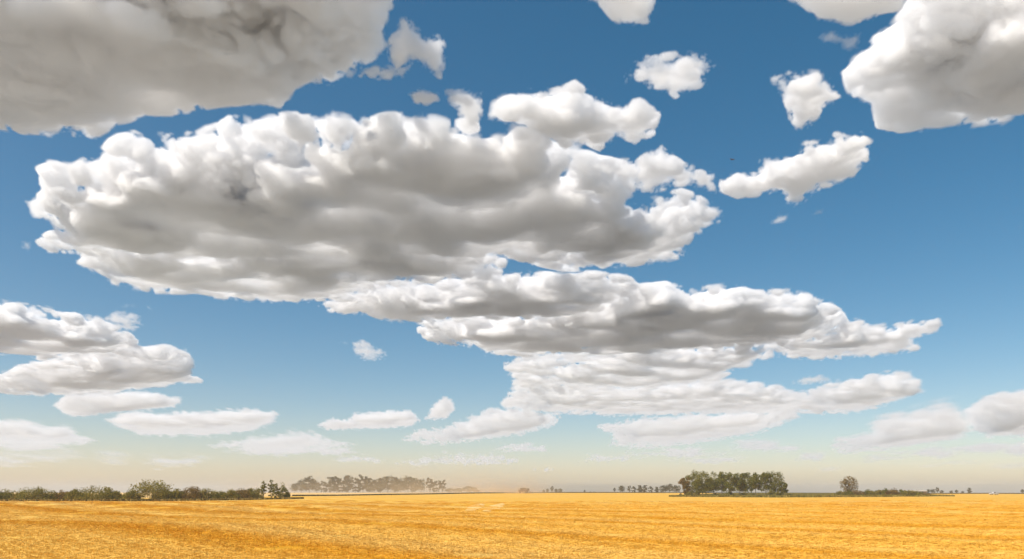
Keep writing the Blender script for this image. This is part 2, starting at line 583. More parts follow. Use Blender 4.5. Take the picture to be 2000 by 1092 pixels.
def tree_meshes(seed, h, w, base, mat, style='round', clumps=46, per=55, size=0.3, stems=1, gap=0.0):
    rng = np.random.default_rng(seed)
    cz, ch = h * (base + 1) / 2, h * (1 - base) / 2
    cent, rad = [], []
    k = 0
    while len(cent) < clumps and k < 20000:
        k += 1
        p = rng.uniform(-1, 1, 3)
        r = math.hypot(p[0], p[1])
        u = (p[2] + 1) / 2
        if style == 'column':
            lim = 0.62 + 0.38 * math.sin(math.pi * min(1, u * 0.9 + 0.12)) if u < 0.85 else 0.85 * (1 - (u - 0.85) / 0.26)
        elif style == 'bush':
            lim = math.sqrt(max(0, 1 - u * u)) * 1.02
        elif style == 'spire':
            lim = 1.0 * (1 - u) ** 0.75 + 0.08
        elif style == 'loose':
            lim = 0.55 + 0.45 * math.sin(math.pi * u)
        else:
            lim = math.sqrt(max(0, 1 - (2 * u - 1) ** 2))
        lim *= 1 + 0.22 * math.sin(3 * math.atan2(p[1], p[0]) + seed) * (1 - u)
        if r > lim or (r < lim * 0.35 and rng.random() < 0.5):
            continue
        cent.append((p[0] * w / 2, p[1] * w / 2, cz + p[2] * ch))
        rad.append(w * rng.uniform(*{'bush': (0.10, 0.19), 'loose': (0.08, 0.16)}.get(style, (0.13, 0.24))))
    cent, rad = np.array(cent), np.array(rad)
    if gap > 0:
        keep = rng.random(len(cent)) > gap
        cent, rad = cent[keep], rad[keep]
    v, f = [], []
    top = cent[np.argmax(cent[:, 2])]
    for s in range(stems):
        ox, oy = (rng.normal(size=2) * w * 0.16 if stems > 1 else (0, 0))
        r0 = max(0.05, h * 0.014) * (1 if stems == 1 else 0.5)
        lean = rng.normal(size=2) * 0.03 * h
        path = [(ox, oy, -0.3), (ox * 1.1, oy * 1.1, h * 0.25), (ox * 1.3 + lean[0] * 0.5, oy * 1.3 + lean[1] * 0.5, h * 0.55), (ox * 1.6 + lean[0], oy * 1.6 + lean[1], h * 0.9)]
        tube(v, f, path, [r0, r0 * 0.85, r0 * 0.55, r0 * 0.12])
        mid = np.array(path)
        for c in cent[rng.permutation(len(cent))[:max(4, 12 // stems)]]:
            zz = min(max(c[2] * 0.72, h * 0.12), h * 0.85)
            a = np.array([np.interp(zz, mid[:, 2], mid[:, q]) for q in range(3)])
            tube(v, f, [a, (a + c) / 2 + np.array([0, 0, 0.02 * h]), c], [r0 * 0.4, r0 * 0.25, r0 * 0.07], 4)
    tm = mesh('trunk', v, f, BARK)
    lv, lf = leaves(rng, cent, rad, per, size)
    return tm, mesh('crown', lv, lf, mat)

def plant(name, label, cat, group, px, Y, meshes, rz=0.0, scale=(1, 1, 1), dz=0.0, stem='trunk', leafname='crown'):
    x, y, z = ground_at(px, Y)
    o = empty(name, (x, y, z + dz), rz)
    o.scale = scale
    tag(o, label, cat, group)
    link(stem, meshes[0], o)
    link(leafname, meshes[1], o)
    return o

ORD = ['first', 'second', 'third', 'fourth', 'fifth', 'sixth', 'seventh', 'eighth', 'ninth', 'tenth', 'eleventh', 'twelfth', 'thirteenth', 'fourteenth', 'fifteenth', 'sixteenth', 'seventeenth',
       'eighteenth', 'nineteenth', 'twentieth', 'twenty-first', 'twenty-second', 'twenty-third', 'twenty-fourth', 'twenty-fifth', 'twenty-sixth', 'twenty-seventh', 'twenty-eighth']

# the tall grove right of the middle: (px, top row, width px, crown base, material, style)
grove = [(1337, 934, 22, 0.05, RUST, 'loose'), (1352, 923, 28, 0.14, POPLAR, 'column'), (1372, 922, 30, 0.20, POPLAR, 'column'), (1394, 924, 26, 0.24, POPLAR, 'column'), (1410, 923, 19, 0.22, POPLAR, 'column'),
         (1428, 922, 22, 0.16, POPLAR, 'column'), (1444, 923, 21, 0.22, POPLAR, 'column'), (1461, 926, 22, 0.20, POPLAR, 'column'), (1476, 923, 18, 0.26, POPLAR, 'column'), (1496, 921, 22, 0.24, POPLAR, 'column'),
         (1513, 921, 28, 0.08, POPLAR, 'column'), (1530, 940, 17, 0.12, POPLAR, 'loose')]
for i, (px, ty, w, cb, m, stl) in enumerate(grove):
    Y = 392 + 14 * math.sin(i * 2.1)
    mp = Y / F
    h = (968.5 - ty) * mp
    lab = {0: 'low rusty-leaved tree at the left end of the tall grove', len(grove) - 1: 'small thin tree at the right end of the tall grove', 10: 'broad dark leafy tree, eleventh from the left in the tall grove'}.get(i, 'tall green poplar, %s tree from the left in the tall grove' % ORD[i])
    plant('poplar_tree', lab, 'tree', 'trees of the tall grove', px, Y, tree_meshes(100 + i, h, w * mp * 1.08, cb, m, stl, 56, 80, 0.30, gap=0.08 if stl == 'column' else 0.3))
for i, (px, w, ht) in enumerate([(1347, 14, 9), (1363, 12, 12), (1398, 12, 6), (1424, 16, 7), (1452, 18, 7), (1470, 14, 6), (1508, 16, 10), (1521, 14, 9), (1541, 9, 6)]):
    Y = 384 + 3 * math.sin(i * 3.3)
    mp = Y / F
    plant('undergrowth_bush', 'low bush at the foot of the tall grove, %s from the left' % ORD[i], 'bush', 'bushes under the tall grove', px, Y,
          tree_meshes(200 + i, ht * mp, w * mp, 0.0, WILLOW if i % 3 else OLIVE, 'bush', 30, 40, 0.24, 3), stem='stem', leafname='foliage')

# the bushy hedge on the left: (px, top row, width px, material, style)
hedge = [(-22, 958, 60, WILLOW, 'bush'), (14, 960, 44, WILLOW, 'bush'), (38, 964, 26, RUST, 'bush'), (65, 951, 56, OLIVE, 'bush'), (98, 961, 34, WILLOW, 'bush'), (124, 960, 34, RUST, 'bush'), (150, 957, 38, WILLOW, 'bush'),
         (180, 951, 66, WILLOW, 'bush'), (208, 954, 36, OLIVE, 'bush'), (228, 961, 30, WILLOW, 'bush'), (257, 958, 36, WILLOW, 'bush'), (298, 942, 64, OLIVE, 'round'), (322, 960, 44, OLIVE, 'bush'),
         (346, 957, 30, WILLOW, 'bush'), (372, 953, 44, RUST, 'bush'), (402, 955, 40, WILLOW, 'bush'), (428, 960, 34, OLIVE, 'bush'), (452, 958, 34, WILLOW, 'bush'), (474, 956, 34, RUST, 'bush'), (497, 953, 34, WILLOW, 'bush')]
for i, (px, ty, w, m, stl) in enumerate(hedge):
    Y = float(np.interp(px, [0, 300, 565], [206, 214, 250])) + 2 * math.sin(i * 1.7)
    mp = Y / F
    by = HZ + (EYE - tz(*ground_at(px, Y)[:2])) / mp
    h = (by - ty) * mp * 0.97
    if stl == 'round':
        lab = 'rounded airy yellow-green tree rising above the left hedge'
        ms = tree_meshes(300 + i, h, w * mp, 0.18, m, 'round', 58, 60, 0.22, gap=0.1)
        plant('field_tree', lab, 'tree', None, px, Y, ms)
        continue
    lab = 'bush in the left hedge, %s from its left end' % ORD[i]
    if m is RUST:
        lab = 'reddish brown ' + lab
    elif m is OLIVE:
        lab = 'yellow-green ' + lab
    plant('hedge_bush', lab, 'bush', 'bushes of the left hedge', px, Y, tree_meshes(300 + i, h, w * mp * 1.05, -0.08, m, 'bush', 80, 75, 0.17, 4), stem='stem', leafname='foliage')
slender = [(515, 938, 13, 'loose'), (529, 938, 13, 'loose'), (540, 945, 15, 'loose'), (553, 942, 17, 'spire'), (562, 957, 10, 'bush')]
for i, (px, ty, w, stl) in enumerate(slender):
    Y = 246 + 2 * math.sin(i * 2.3)
    mp = Y / F
    by = HZ + (EYE - tz(*ground_at(px, Y)[:2])) / mp
    h = (by - ty) * mp
    lab = ['slender thin-leaved sapling, first of the four at the hedge end', 'slender open-crowned sapling, second of the four at the hedge end', 'leafy sapling, third of the four at the hedge end',
           'dark pointed sapling, last of the four at the hedge end', 'small round bush closing the right end of the left hedge'][i]
    plant('sapling' if i < 4 else 'hedge_bush', lab, 'tree' if i < 4 else 'bush', 'saplings at the hedge end' if i < 4 else 'bushes of the left hedge', px, Y, tree_meshes(340 + i, h, w * mp, 0.05, POPLAR, stl, 60, 30, 0.16, gap=0.3 if i < 2 else 0.1))

# lone tree and the bush strip on the right
mp = 392 / F
plant('field_tree', 'lone round-crowned tree with gaps above the right bush strip', 'tree', None, 1658, 392, tree_meshes(401, 36 * mp, 38 * mp, 0.2, RUST, 'round', 44, 46, 0.34, gap=0.28))
strip = [(1640, 959, 18), (1656, 958, 22), (1676, 957, 24), (1693, 957, 24), (1710, 956, 26), (1727, 955, 26), (1744, 954, 24), (1760, 956, 26), (1777, 957, 24), (1793, 960, 22), (1808, 963, 20)]
for i, (px, ty, w) in enumerate(strip):
    Y = 388 + 3 * math.sin(i * 2.9)
    mp = Y / F
    m = (WILLOW, POPLAR, RUST, POPLAR)[i % 4]
    plant('strip_bush', 'low %s bush in the right strip, %s from its left end' % ('reddish' if m is RUST else 'dark green', ORD[i]), 'bush', 'bushes of the right strip', px, Y,
          tree_meshes(420 + i, (967.5 - ty) * mp, w * mp * 1.1, -0.05, m, 'bush', 46, 60, 0.26, 3), stem='stem', leafname='foliage')

# the dusty tree line behind the harvest: shared tree shapes at unit height
protos = [tree_meshes(500 + i, 10.0, (7.5, 6.0, 6.8, 4.8, 8.0)[i], (0.05, 0.12, 0.08, 0.2, 0.02)[i], FARLEAF, ('round', 'column', 'loose', 'loose', 'round')[i], 36, 42, 0.42, gap=0.12) for i in range(5)]
dusty = [(575, 946, 0), (588, 940, 0), (604, 930, 4), (619, 944, 0), (632, 941, 2), (646, 933, 1), (657, 932, 3), (668, 935, 2), (680, 930, 1), (694, 934, 2), (709, 929, 3), (720, 935, 1), (732, 936, 4), (744, 935, 1),
         (757, 932, 0), (770, 933, 1), (783, 934, 4), (797, 933, 0), (810, 935, 1), (822, 938, 0), (840, 935, 3), (853, 940, 2), (864, 939, 3), (878, 955, 0), (896, 954, 4), (916, 951, 0), (931, 957, 4)]
for i, (px, ty, k) in enumerate(dusty):
    Y = 860 + 25 * math.sin(i * 2.7)
    mp = Y / F
    s = (963.2 - ty) * mp / 10.0
    plant('distant_tree', 'dust-veiled tree, %s from the left in the hazy tree line' % ORD[i], 'tree', 'trees in the dusty tree line', px, Y, protos[k], i * 1.3, (s * 1.1 * (2.6 if px > 870 else 1), s * 1.1 * (2.6 if px > 870 else 1), s))

# small far trees along the horizon: (px, top row, prototype, distance, label)
small = [(1062, 957, 0, 'small tree at the left of the little copse beside the dust plume'), (1069, 955, 0, 'rounded tree, second in the little copse beside the dust plume'), (1078, 950, 3, 'tallest thin tree in the little copse beside the dust plume'),
         (1086, 955, 0, 'rounded tree, fourth in the little copse beside the dust plume'), (1094, 954, 4, 'broad tree at the right of the little copse beside the dust plume'),
         (1142, 957, 1, 'tiny far tree alone on the horizon right of the copse'), (1153, 960, 4, 'tiny low far bush in the middle of the horizon'), (1160, 960, 0, 'tiny far bush right of the low one on the horizon'),
         (1200, 953, 3, 'thin tree at the left end of the far grey row'), (1214, 949, 0, 'round tree, second in the far grey row'), (1229, 949, 3, 'open-crowned tree, third in the far grey row'), (1238, 950, 2, 'thin tree, fourth in the far grey row'),
         (1249, 948, 1, 'square-crowned tree, fifth in the far grey row'), (1260, 948, 1, 'dense tree, sixth in the far grey row'), (1271, 950, 2, 'narrow tree, seventh in the far grey row'), (1282, 951, 1, 'narrow tree, eighth in the far grey row'),
         (1296, 947, 4, 'broad tree, ninth in the far grey row'), (1308, 946, 0, 'dense tree, tenth in the far grey row'), (1321, 947, 4, 'broad tree at the right end of the far grey row'),
         (1813, 956, 0, 'far tree just right of the long shed'), (1822, 955, 4, 'far broad tree, second right of the long shed'), (1831, 952, 3, 'far pointed tree, third right of the long shed'), (1839, 957, 4, 'far broad tree, fourth right of the long shed'),
         (1858, 958, 4, 'tiny far bush, first of the low row left of the squat tree'), (1868, 957, 0, 'tiny far bush, second of the low row left of the squat tree'), (1880, 959, 4, 'tiny far bush, third of the low row left of the squat tree'),
         (1893, 953, 1, 'squat square far tree left of the white pickup'), (1997, 956, 0, 'far tree cut by the right edge of the picture')]
for i, (px, ty, k, lab) in enumerate(small):
    Y = 800 + 40 * math.sin(i * 1.9)
    mp = Y / F
    x, y, z = ground_at(px, Y)
    h = (HZ - ty) * mp + EYE - z
    s = h / 10.0
    plant('distant_tree', lab, 'tree', 'small trees along the horizon', px, Y, protos[k], i * 2.1, (s * (1.35 if k == 4 else 1.1),) * 2 + (s,))

# ------------------------------------------------------------------ machines, shed, post, bird
import bmesh

def prism(pts, y0, y1, bevel=0.0):
    "side outline in x-z pulled from y0 to y1"
    bm = bmesh.new()
    a = [bm.verts.new((x, y0, z)) for x, z in pts]
    b = [bm.verts.new((x, y1, z)) for x, z in pts]
    n = len(pts)
    bm.faces.new(a)
    bm.faces.new(b[::-1])
    for i in range(n):
        bm.faces.new((a[(i + 1) % n], a[i], b[i], b[(i + 1) % n]))
    bmesh.ops.recalc_face_normals(bm, faces=bm.faces)
    if bevel:
        bmesh.ops.bevel(bm, geom=list(bm.edges), offset=bevel, segments=2, profile=0.5, affect='EDGES')
    return bm

def disc(x, y, z, r, w, n=20, hub=0.45):
    "wheel profile turned about the y axis"
    bm = bmesh.new()
    prof = [(r * hub, -w * 0.30), (r * 0.55, -w * 0.5), (r * 0.92, -w * 0.5), (r, -w * 0.32), (r, w * 0.32), (r * 0.92, w * 0.5), (r * 0.55, w * 0.5), (r * hub, w * 0.30)]
    rings = []
    for k in range(n):
        t = 2 * math.pi * k / n
        rings.append([bm.verts.new((x + p * math.cos(t), y + q, z + p * math.sin(t))) for p, q in prof])
    for k in range(n):
        a, b = rings[k], rings[(k + 1) % n]
        for i in range(len(prof) - 1):
            bm.faces.new((a[i], a[i + 1], b[i + 1], b[i]))
    bmesh.ops.recalc_face_normals(bm, faces=bm.faces)
    return bm

def put(name, bm, mat, parent):
    me = bpy.data.meshes.new(name)
    bm.to_mesh(me)
    bm.free()
    me.materials.append(mat)
    return link(name, me, parent)

def box(x0, x1, y0, y1, z0, z1, bevel=0.0):
    return prism([(x0, z0), (x1, z0), (x1, z1), (x0, z1)], y0, y1, bevel)

WHITE = simple_mat('white_paint', (0.55, 0.55, 0.54), 0.4, 0.04)
GLASS = simple_mat('dark_glass', (0.03, 0.035, 0.04), 0.08, 0.1)
RUBBER = simple_mat('rubber', (0.025, 0.025, 0.025), 0.85, 0.2)
STEEL = simple_mat('steel', (0.45, 0.45, 0.44), 0.4, 0.15, 3, 0.8)
REDP = simple_mat('harvester_paint', (0.20, 0.13, 0.07), 0.6, 0.2)
TIN = simple_mat('weathered_tin', (0.42, 0.38, 0.32), 0.7, 0.15)
BOARD = simple_mat('brown_boards', (0.20, 0.15, 0.11), 0.85, 0.25)
DARKW = simple_mat('dark_timber', (0.05, 0.035, 0.025), 0.9, 0.3)
LAMP = simple_mat('lamp_glass', (0.8, 0.75, 0.65), 0.1, 0.03)

cx_, cy_, cz_ = ground_at(1024, 600)
hv = tag(empty('combine_harvester', (cx_, cy_, cz_), math.radians(8)), 'combine harvester half hidden in its own tan dust plume', 'harvester')
put('body', prism([(-4.2, 1.2), (2.2, 1.0), (2.6, 1.6), (2.2, 2.9), (-3.2, 3.1), (-4.4, 2.3)], -1.4, 1.4, 0.12), REDP, hv)
put('grain_tank', prism([(-2.4, 3.1), (1.0, 3.1), (1.6, 3.95), (-3.0, 3.95)], -1.6, 1.6, 0.06), REDP, hv)
cb = put('cab', prism([(2.1, 1.7), (3.7, 1.9), (3.9, 2.8), (3.6, 3.7), (2.1, 3.7)], -0.95, 0.95, 0.08), REDP, hv)
put('window', box(2.5, 3.45, -0.98, 0.98, 2.3, 3.4, 0.02), GLASS, cb)
put('feeder_house', prism([(2.2, 0.9), (4.6, 0.4), (4.6, 0.9), (2.4, 1.7)], -0.7, 0.7, 0.05), STEEL, hv)
put('header', prism([(4.4, 0.15), (6.0, 0.1), (5.9, 0.25), (4.7, 0.45), (4.6, 1.2), (4.4, 1.2)], -4.4, 4.4, 0.03), REDP, hv)
bm = bmesh.new()
for k in range(6):
    t = k * math.pi / 3
    m_ = box(5.5 + 0.55 * math.cos(t) - 0.04, 5.5 + 0.55 * math.cos(t) + 0.04, -4.2, 4.2, 0.95 + 0.55 * math.sin(t) - 0.04, 0.95 + 0.55 * math.sin(t) + 0.04)
    tmp = bpy.data.meshes.new('bat')
    m_.to_mesh(tmp)
    bm.from_mesh(tmp)
    m_.free()
put('reel', bm, STEEL, hv)
put('unloading_auger', prism([(1.2, 3.2), (1.5, 3.2), (-4.6, 3.75), (-4.7, 3.5)], -1.95, -1.65, 0.04), REDP, hv)
for sy in (-1.45, 1.45):
    put('wheel', disc(1.6, sy, 0.95, 0.95, 0.7), RUBBER, hv)
    put('wheel', disc(-3.2, sy * 0.9, 0.65, 0.65, 0.45), RUBBER, hv)

px_, Y_ = 1941, 520
cx_, cy_, cz_ = ground_at(px_, Y_)
pk = tag(empty('pickup_truck', (cx_, cy_, cz_), math.radians(6)), 'small white pickup truck parked on the far field edge at right', 'pickup')
body = put('body', prism([(-2.75, 0.45), (-2.75, 1.05), (-0.6, 1.08), (0.95, 1.08), (2.4, 1.0), (2.75, 0.85), (2.75, 0.42)], -0.95, 0.95, 0.06), WHITE, pk)
for sy in (-0.7, 0.7):
    put('headlight', box(2.70, 2.78, sy - 0.18, sy + 0.18, 0.66, 0.84, 0.01), LAMP, pk)
cb = put('cab', prism([(-0.75, 1.06), (-0.65, 1.78), (0.55, 1.80), (1.25, 1.06)], -0.86, 0.86, 0.06), WHITE, pk)
for sy in (-0.865, 0.865):
    put('window', prism([(-0.6, 1.14), (-0.52, 1.68), (0.48, 1.70), (0.98, 1.14)], sy - 0.01, sy + 0.01), GLASS, cb)
for x in (-1.75, 1.75):
    for sy in (-0.85, 0.85):
        w_ = put('wheel', disc(x, sy, 0.39, 0.39, 0.26), RUBBER, pk)
        put('rim', disc(x, sy, 0.39, 0.21, 0.2, 14, 0.1), STEEL, w_)
put('bumper', box(2.72, 2.86, -0.9, 0.9, 0.40, 0.58, 0.02), STEEL, pk)

Y_ = 640
cx_, cy_, cz_ = ground_at(1787, Y_)
sh = tag(empty('farm_shed', (cx_, cy_, cz_), math.radians(-4)), 'long low shed with pale tin roof behind the right bush strip', 'shed')
put('wall', box(-7.6, 7.6, -3.4, 3.4, -0.3, 2.1), BOARD, sh)
bm = bmesh.new()
for s in (-1, 1):
    q = [(-8.0, s * 3.9, 1.95), (8.0, s * 3.9, 1.95), (8.0, 0, 3.15), (-8.0, 0, 3.15)]
    lo = [bm.verts.new(p) for p in q]
    hi = [bm.verts.new((p[0], p[1], p[2] + 0.12)) for p in q]
    bm.faces.new(lo)
    bm.faces.new(hi)
    for i in range(4):
        bm.faces.new((lo[i], lo[(i + 1) % 4], hi[(i + 1) % 4], hi[i]))
bmesh.ops.recalc_face_normals(bm, faces=bm.faces)
put('roof', bm, TIN, sh)
for s in (-7.58, 7.58):
    bm = bmesh.new()
    bm.faces.new([bm.verts.new(p) for p in ((s, -3.4, 2.1), (s, 3.4, 2.1), (s, 0, 3.1))])
    put('gable', bm, BOARD, sh)
put('door', box(-1.5, 1.5, -3.48, -3.41, -0.1, 1.95), TIN, sh)
for x in (-5, 4.6):
    put('window', box(x - 0.6, x + 0.6, -3.46, -3.41, 0.9, 1.7), GLASS, sh)

cx_, cy_, cz_ = ground_at(465, 219)
po = tag(empty('marker_post', (cx_, cy_, cz_)), 'short dark post standing in front of the left hedge', 'post')
v, f = [], []
tube(v, f, [(0, 0, -0.2), (0.01, 0, 0.35), (0.02, 0, 0.62)], [0.13, 0.12, 0.115], 8)
link('shaft', mesh('shaft', v, f, DARKW), po)
v, f = [], []
tube(v, f, [(0.02, 0, 0.61), (0.02, 0, 0.70), (0.02, 0, 0.74)], [0.16, 0.16, 0.03], 8)
link('cap', mesh('cap', v, f, DARKW), po)

# a hawk gliding high over the field
Yb = 150.0
bd_v = [(0, 0.30, 0.0), (0.05, 0.12, 0.03), (0.05, -0.15, 0.03), (0.03, -0.30, 0.0), (0.10, -0.48, 0.0), (-0.10, -0.48, 0.0), (-0.03, -0.30, 0.0), (-0.05, -0.15, 0.03), (-0.05, 0.12, 0.03),
        (0, 0.12, -0.06), (0, -0.15, -0.06), (0, 0.12, 0.06), (0, -0.15, 0.06),
        (0.30, 0.16, 0.10), (0.30, -0.08, 0.10), (0.58, 0.06, 0.07), (0.60, -0.02, 0.07), (-0.30, 0.16, 0.10), (-0.30, -0.08, 0.10), (-0.58, 0.06, 0.07), (-0.60, -0.02, 0.07)]
bd_f = [(0, 1, 9), (0, 9, 8), (0, 11, 1), (0, 8, 11), (1, 2, 10, 9), (8, 9, 10, 7), (1, 11, 12, 2), (8, 7, 12, 11), (2, 3, 10), (7, 10, 6), (3, 6, 10), (2, 12, 3), (7, 6, 12), (3, 12, 6), (3, 4, 5, 6), (1, 13, 14, 2), (13, 15, 16, 14), (8, 7, 18, 17), (17, 18, 20, 19)]
bird = link('bird', mesh('bird', bd_v, bd_f, simple_mat('feathers', (0.07, 0.055, 0.045), 0.8, 0.2)), None, (430 / F * Yb, Yb, EYE + (HZ - 312) / F * Yb), math.radians(25))
so_ = bird.modifiers.new('thick', 'SOLIDIFY')
so_.thickness = 0.02
tag(bird, 'tiny dark bird gliding in the blue between the clouds', 'bird')

# ------------------------------------------------------------------ air: volumes built on voxel grids
def vapour(name, col, aniso):
    m = bpy.data.materials.new(name)
    m.use_nodes = True
    N = m.node_tree.nodes
    N.clear()
    out = N.new('ShaderNodeOutputMaterial')
    pv = N.new('ShaderNodeVolumePrincipled')
    pv.inputs['Color'].default_value = (*col, 1)
    pv.inputs['Density'].default_value = 1.0
    pv.inputs['Anisotropy'].default_value = aniso
    m.node_tree.links.new(pv.outputs[0], out.inputs['Volume'])
    return m

CLOUD = vapour('cloud_vapour', (0.9995, 0.9995, 0.9995), 0.1)
DUST = vapour('field_dust', (0.95, 0.79, 0.56), 0.3)

def grid_tree():
    t = bpy.data.node_groups.new('voxel_grid', 'GeometryNodeTree')
    I = t.interface
    I.new_socket('Geometry', in_out='INPUT', socket_type='NodeSocketGeometry')
    I.new_socket('Min', in_out='INPUT', socket_type='NodeSocketVector')
    I.new_socket('Max', in_out='INPUT', socket_type='NodeSocketVector')
    for a in 'XYZ':
        I.new_socket('N' + a, in_out='INPUT', socket_type='NodeSocketInt')
    I.new_socket('Samples', in_out='INPUT', socket_type='NodeSocketObject')
    I.new_socket('Material', in_out='INPUT', socket_type='NodeSocketMaterial')
    I.new_socket('Geometry', in_out='OUTPUT', socket_type='NodeSocketGeometry')
    N, L = t.nodes, t.links.new
    gi, go = N.new('NodeGroupInput'), N.new('NodeGroupOutput')
    pos = N.new('GeometryNodeInputPosition')
    def vm(op, a, b):
        k = N.new('ShaderNodeVectorMath')
        k.operation = op
        L(a, k.inputs[0])
        L(b, k.inputs[1])
        return k.outputs[0]
    rel = vm('DIVIDE', vm('SUBTRACT', pos.outputs[0], gi.outputs['Min']), vm('SUBTRACT', gi.outputs['Max'], gi.outputs['Min']))
    sep = N.new('ShaderNodeSeparateXYZ')
    L(rel, sep.inputs[0])
    def m(op, a, b=None):
        k = N.new('ShaderNodeMath')
        k.operation = op
        for i, x in enumerate((a, b)):
            if x is None:
                continue
            if isinstance(x, (int, float)):
                k.inputs[i].default_value = x
            else:
                L(x, k.inputs[i])
        return k.outputs[0]
    ix = [m('ROUND', m('MULTIPLY', sep.outputs[i], m('SUBTRACT', gi.outputs['N' + a], 1))) for i, a in enumerate('XYZ')]
    fl = m('ADD', m('MULTIPLY', m('ADD', m('MULTIPLY', ix[0], gi.outputs['NY']), ix[1]), gi.outputs['NZ']), ix[2])
    fi = N.new('FunctionNodeFloatToInt')
    fi.rounding_mode = 'ROUND'
    L(fl, fi.inputs[0])
    na = N.new('GeometryNodeInputNamedAttribute')
    na.data_type = 'FLOAT'
    na.inputs['Name'].default_value = 'd'
    oi = N.new('GeometryNodeObjectInfo')
    L(gi.outputs['Samples'], oi.inputs[0])
    si = N.new('GeometryNodeSampleIndex')
    si.data_type = 'FLOAT'
    si.domain = 'POINT'
    si.clamp = True
    L(oi.outputs['Geometry'], si.inputs['Geometry'])
    L(na.outputs[0], si.inputs['Value'])
    L(fi.outputs[0], si.inputs['Index'])
    vc = N.new('GeometryNodeVolumeCube')
    L(si.outputs[0], vc.inputs['Density'])
    L(gi.outputs['Min'], vc.inputs['Min'])
    L(gi.outputs['Max'], vc.inputs['Max'])
    for a in 'XYZ':
        L(gi.outputs['N' + a], vc.inputs['Resolution ' + a])
    sm = N.new('GeometryNodeSetMaterial')
    L(vc.outputs[0], sm.inputs[0])
    L(gi.outputs['Material'], sm.inputs['Material'])
    L(sm.outputs[0], go.inputs[0])
    return t

GRID = grid_tree()
GID = {i.name: i.identifier for i in GRID.interface.items_tree if i.in_out == 'INPUT'}

def volume(name, rho, lo, hi, mat):
    rho[[0, -1]] = 0
    rho[:, [0, -1]] = 0
    rho[:, :, [0, -1]] = 0
    # trim empty margins
    sl = []
    lo, hi = list(lo), list(hi)
    for ax in range(3):
        u = np.nonzero(rho.any(axis=tuple(a for a in range(3) if a != ax)))[0]
        a, b = max(0, u[0] - 1), min(rho.shape[ax] - 1, u[-1] + 1)
        st = (hi[ax] - lo[ax]) / (rho.shape[ax] - 1)
        lo[ax], hi[ax] = lo[ax] + a * st, lo[ax] + b * st
        sl.append(slice(a, b + 1))
    rho = np.ascontiguousarray(rho[tuple(sl)])
    me = bpy.data.meshes.new(name + '_samples')
    me.vertices.add(rho.size)
    me.attributes.new('d', 'FLOAT', 'POINT').data.foreach_set('value', rho.ravel().astype(np.float32))
    src = bpy.data.objects.new(name + '_samples', me)
    vd = bpy.data.volumes.new(name)
    vd.materials.append(mat)
    o = link(name, vd)
    c = [(lo[0] + hi[0]) / 2, (lo[1] + hi[1]) / 2, lo[2]]
    o.location = c
    md = o.modifiers.new('voxels', 'NODES')
    md.node_group = GRID
    md[GID['Min']] = tuple(float(a - b) for a, b in zip(lo, c))
    md[GID['Max']] = tuple(float(a - b) for a, b in zip(hi, c))
    for a, n in zip('XYZ', rho.shape):
        md[GID['N' + a]] = int(n)
    md[GID['Material']] = mat
    md[GID['Samples']] = src
    return o

def poly_sd(P, gx, gy):
    "signed distance to a polygon on a grid, positive inside"
    P = np.array(P, float)
    X, Y = np.meshgrid(gx, gy, indexing='ij')
    X, Y = X.ravel(), Y.ravel()
    d = np.full(X.shape, 1e18)
    ins = np.zeros(X.shape, bool)
    for a, b in zip(P, np.roll(P, -1, 0)):
        e = b - a
        t = np.clip(((X - a[0]) * e[0] + (Y - a[1]) * e[1]) / (e @ e + 1e-9), 0, 1)
        d = np.minimum(d, (X - a[0] - t * e[0]) ** 2 + (Y - a[1] - t * e[1]) ** 2)
        if a[1] != b[1]:
            ins ^= ((a[1] > Y) != (b[1] > Y)) & (X < e[0] * (Y - a[1]) / e[1] + a[0])
    return (np.sqrt(d) * np.where(ins, 1, -1)).reshape(len(gx), len(gy)).astype(np.float32)

def bil(ms, gx, gy, x, y):
    u = np.clip((x - gx[0]) / (gx[1] - gx[0]), 0, len(gx) - 1.001)
    v = np.clip((y - gy[0]) / (gy[1] - gy[0]), 0, len(gy) - 1.001)
    i, j = u.astype(np.int32), v.astype(np.int32)
    u, v = (u - i).astype(np.float32), (v - j).astype(np.float32)
    return [(m[i, j] * (1 - u) + m[i + 1, j] * u) * (1 - v) + (m[i, j + 1] * (1 - u) + m[i + 1, j + 1] * u) * v for m in ms]

def smin(a, b, k):
    h = np.clip(0.5 + 0.5 * (b - a) / k, 0, 1)
    return b + (a - b) * h - k * h * (1 - h)

H_BASE = 1200.0
n_vox = 0

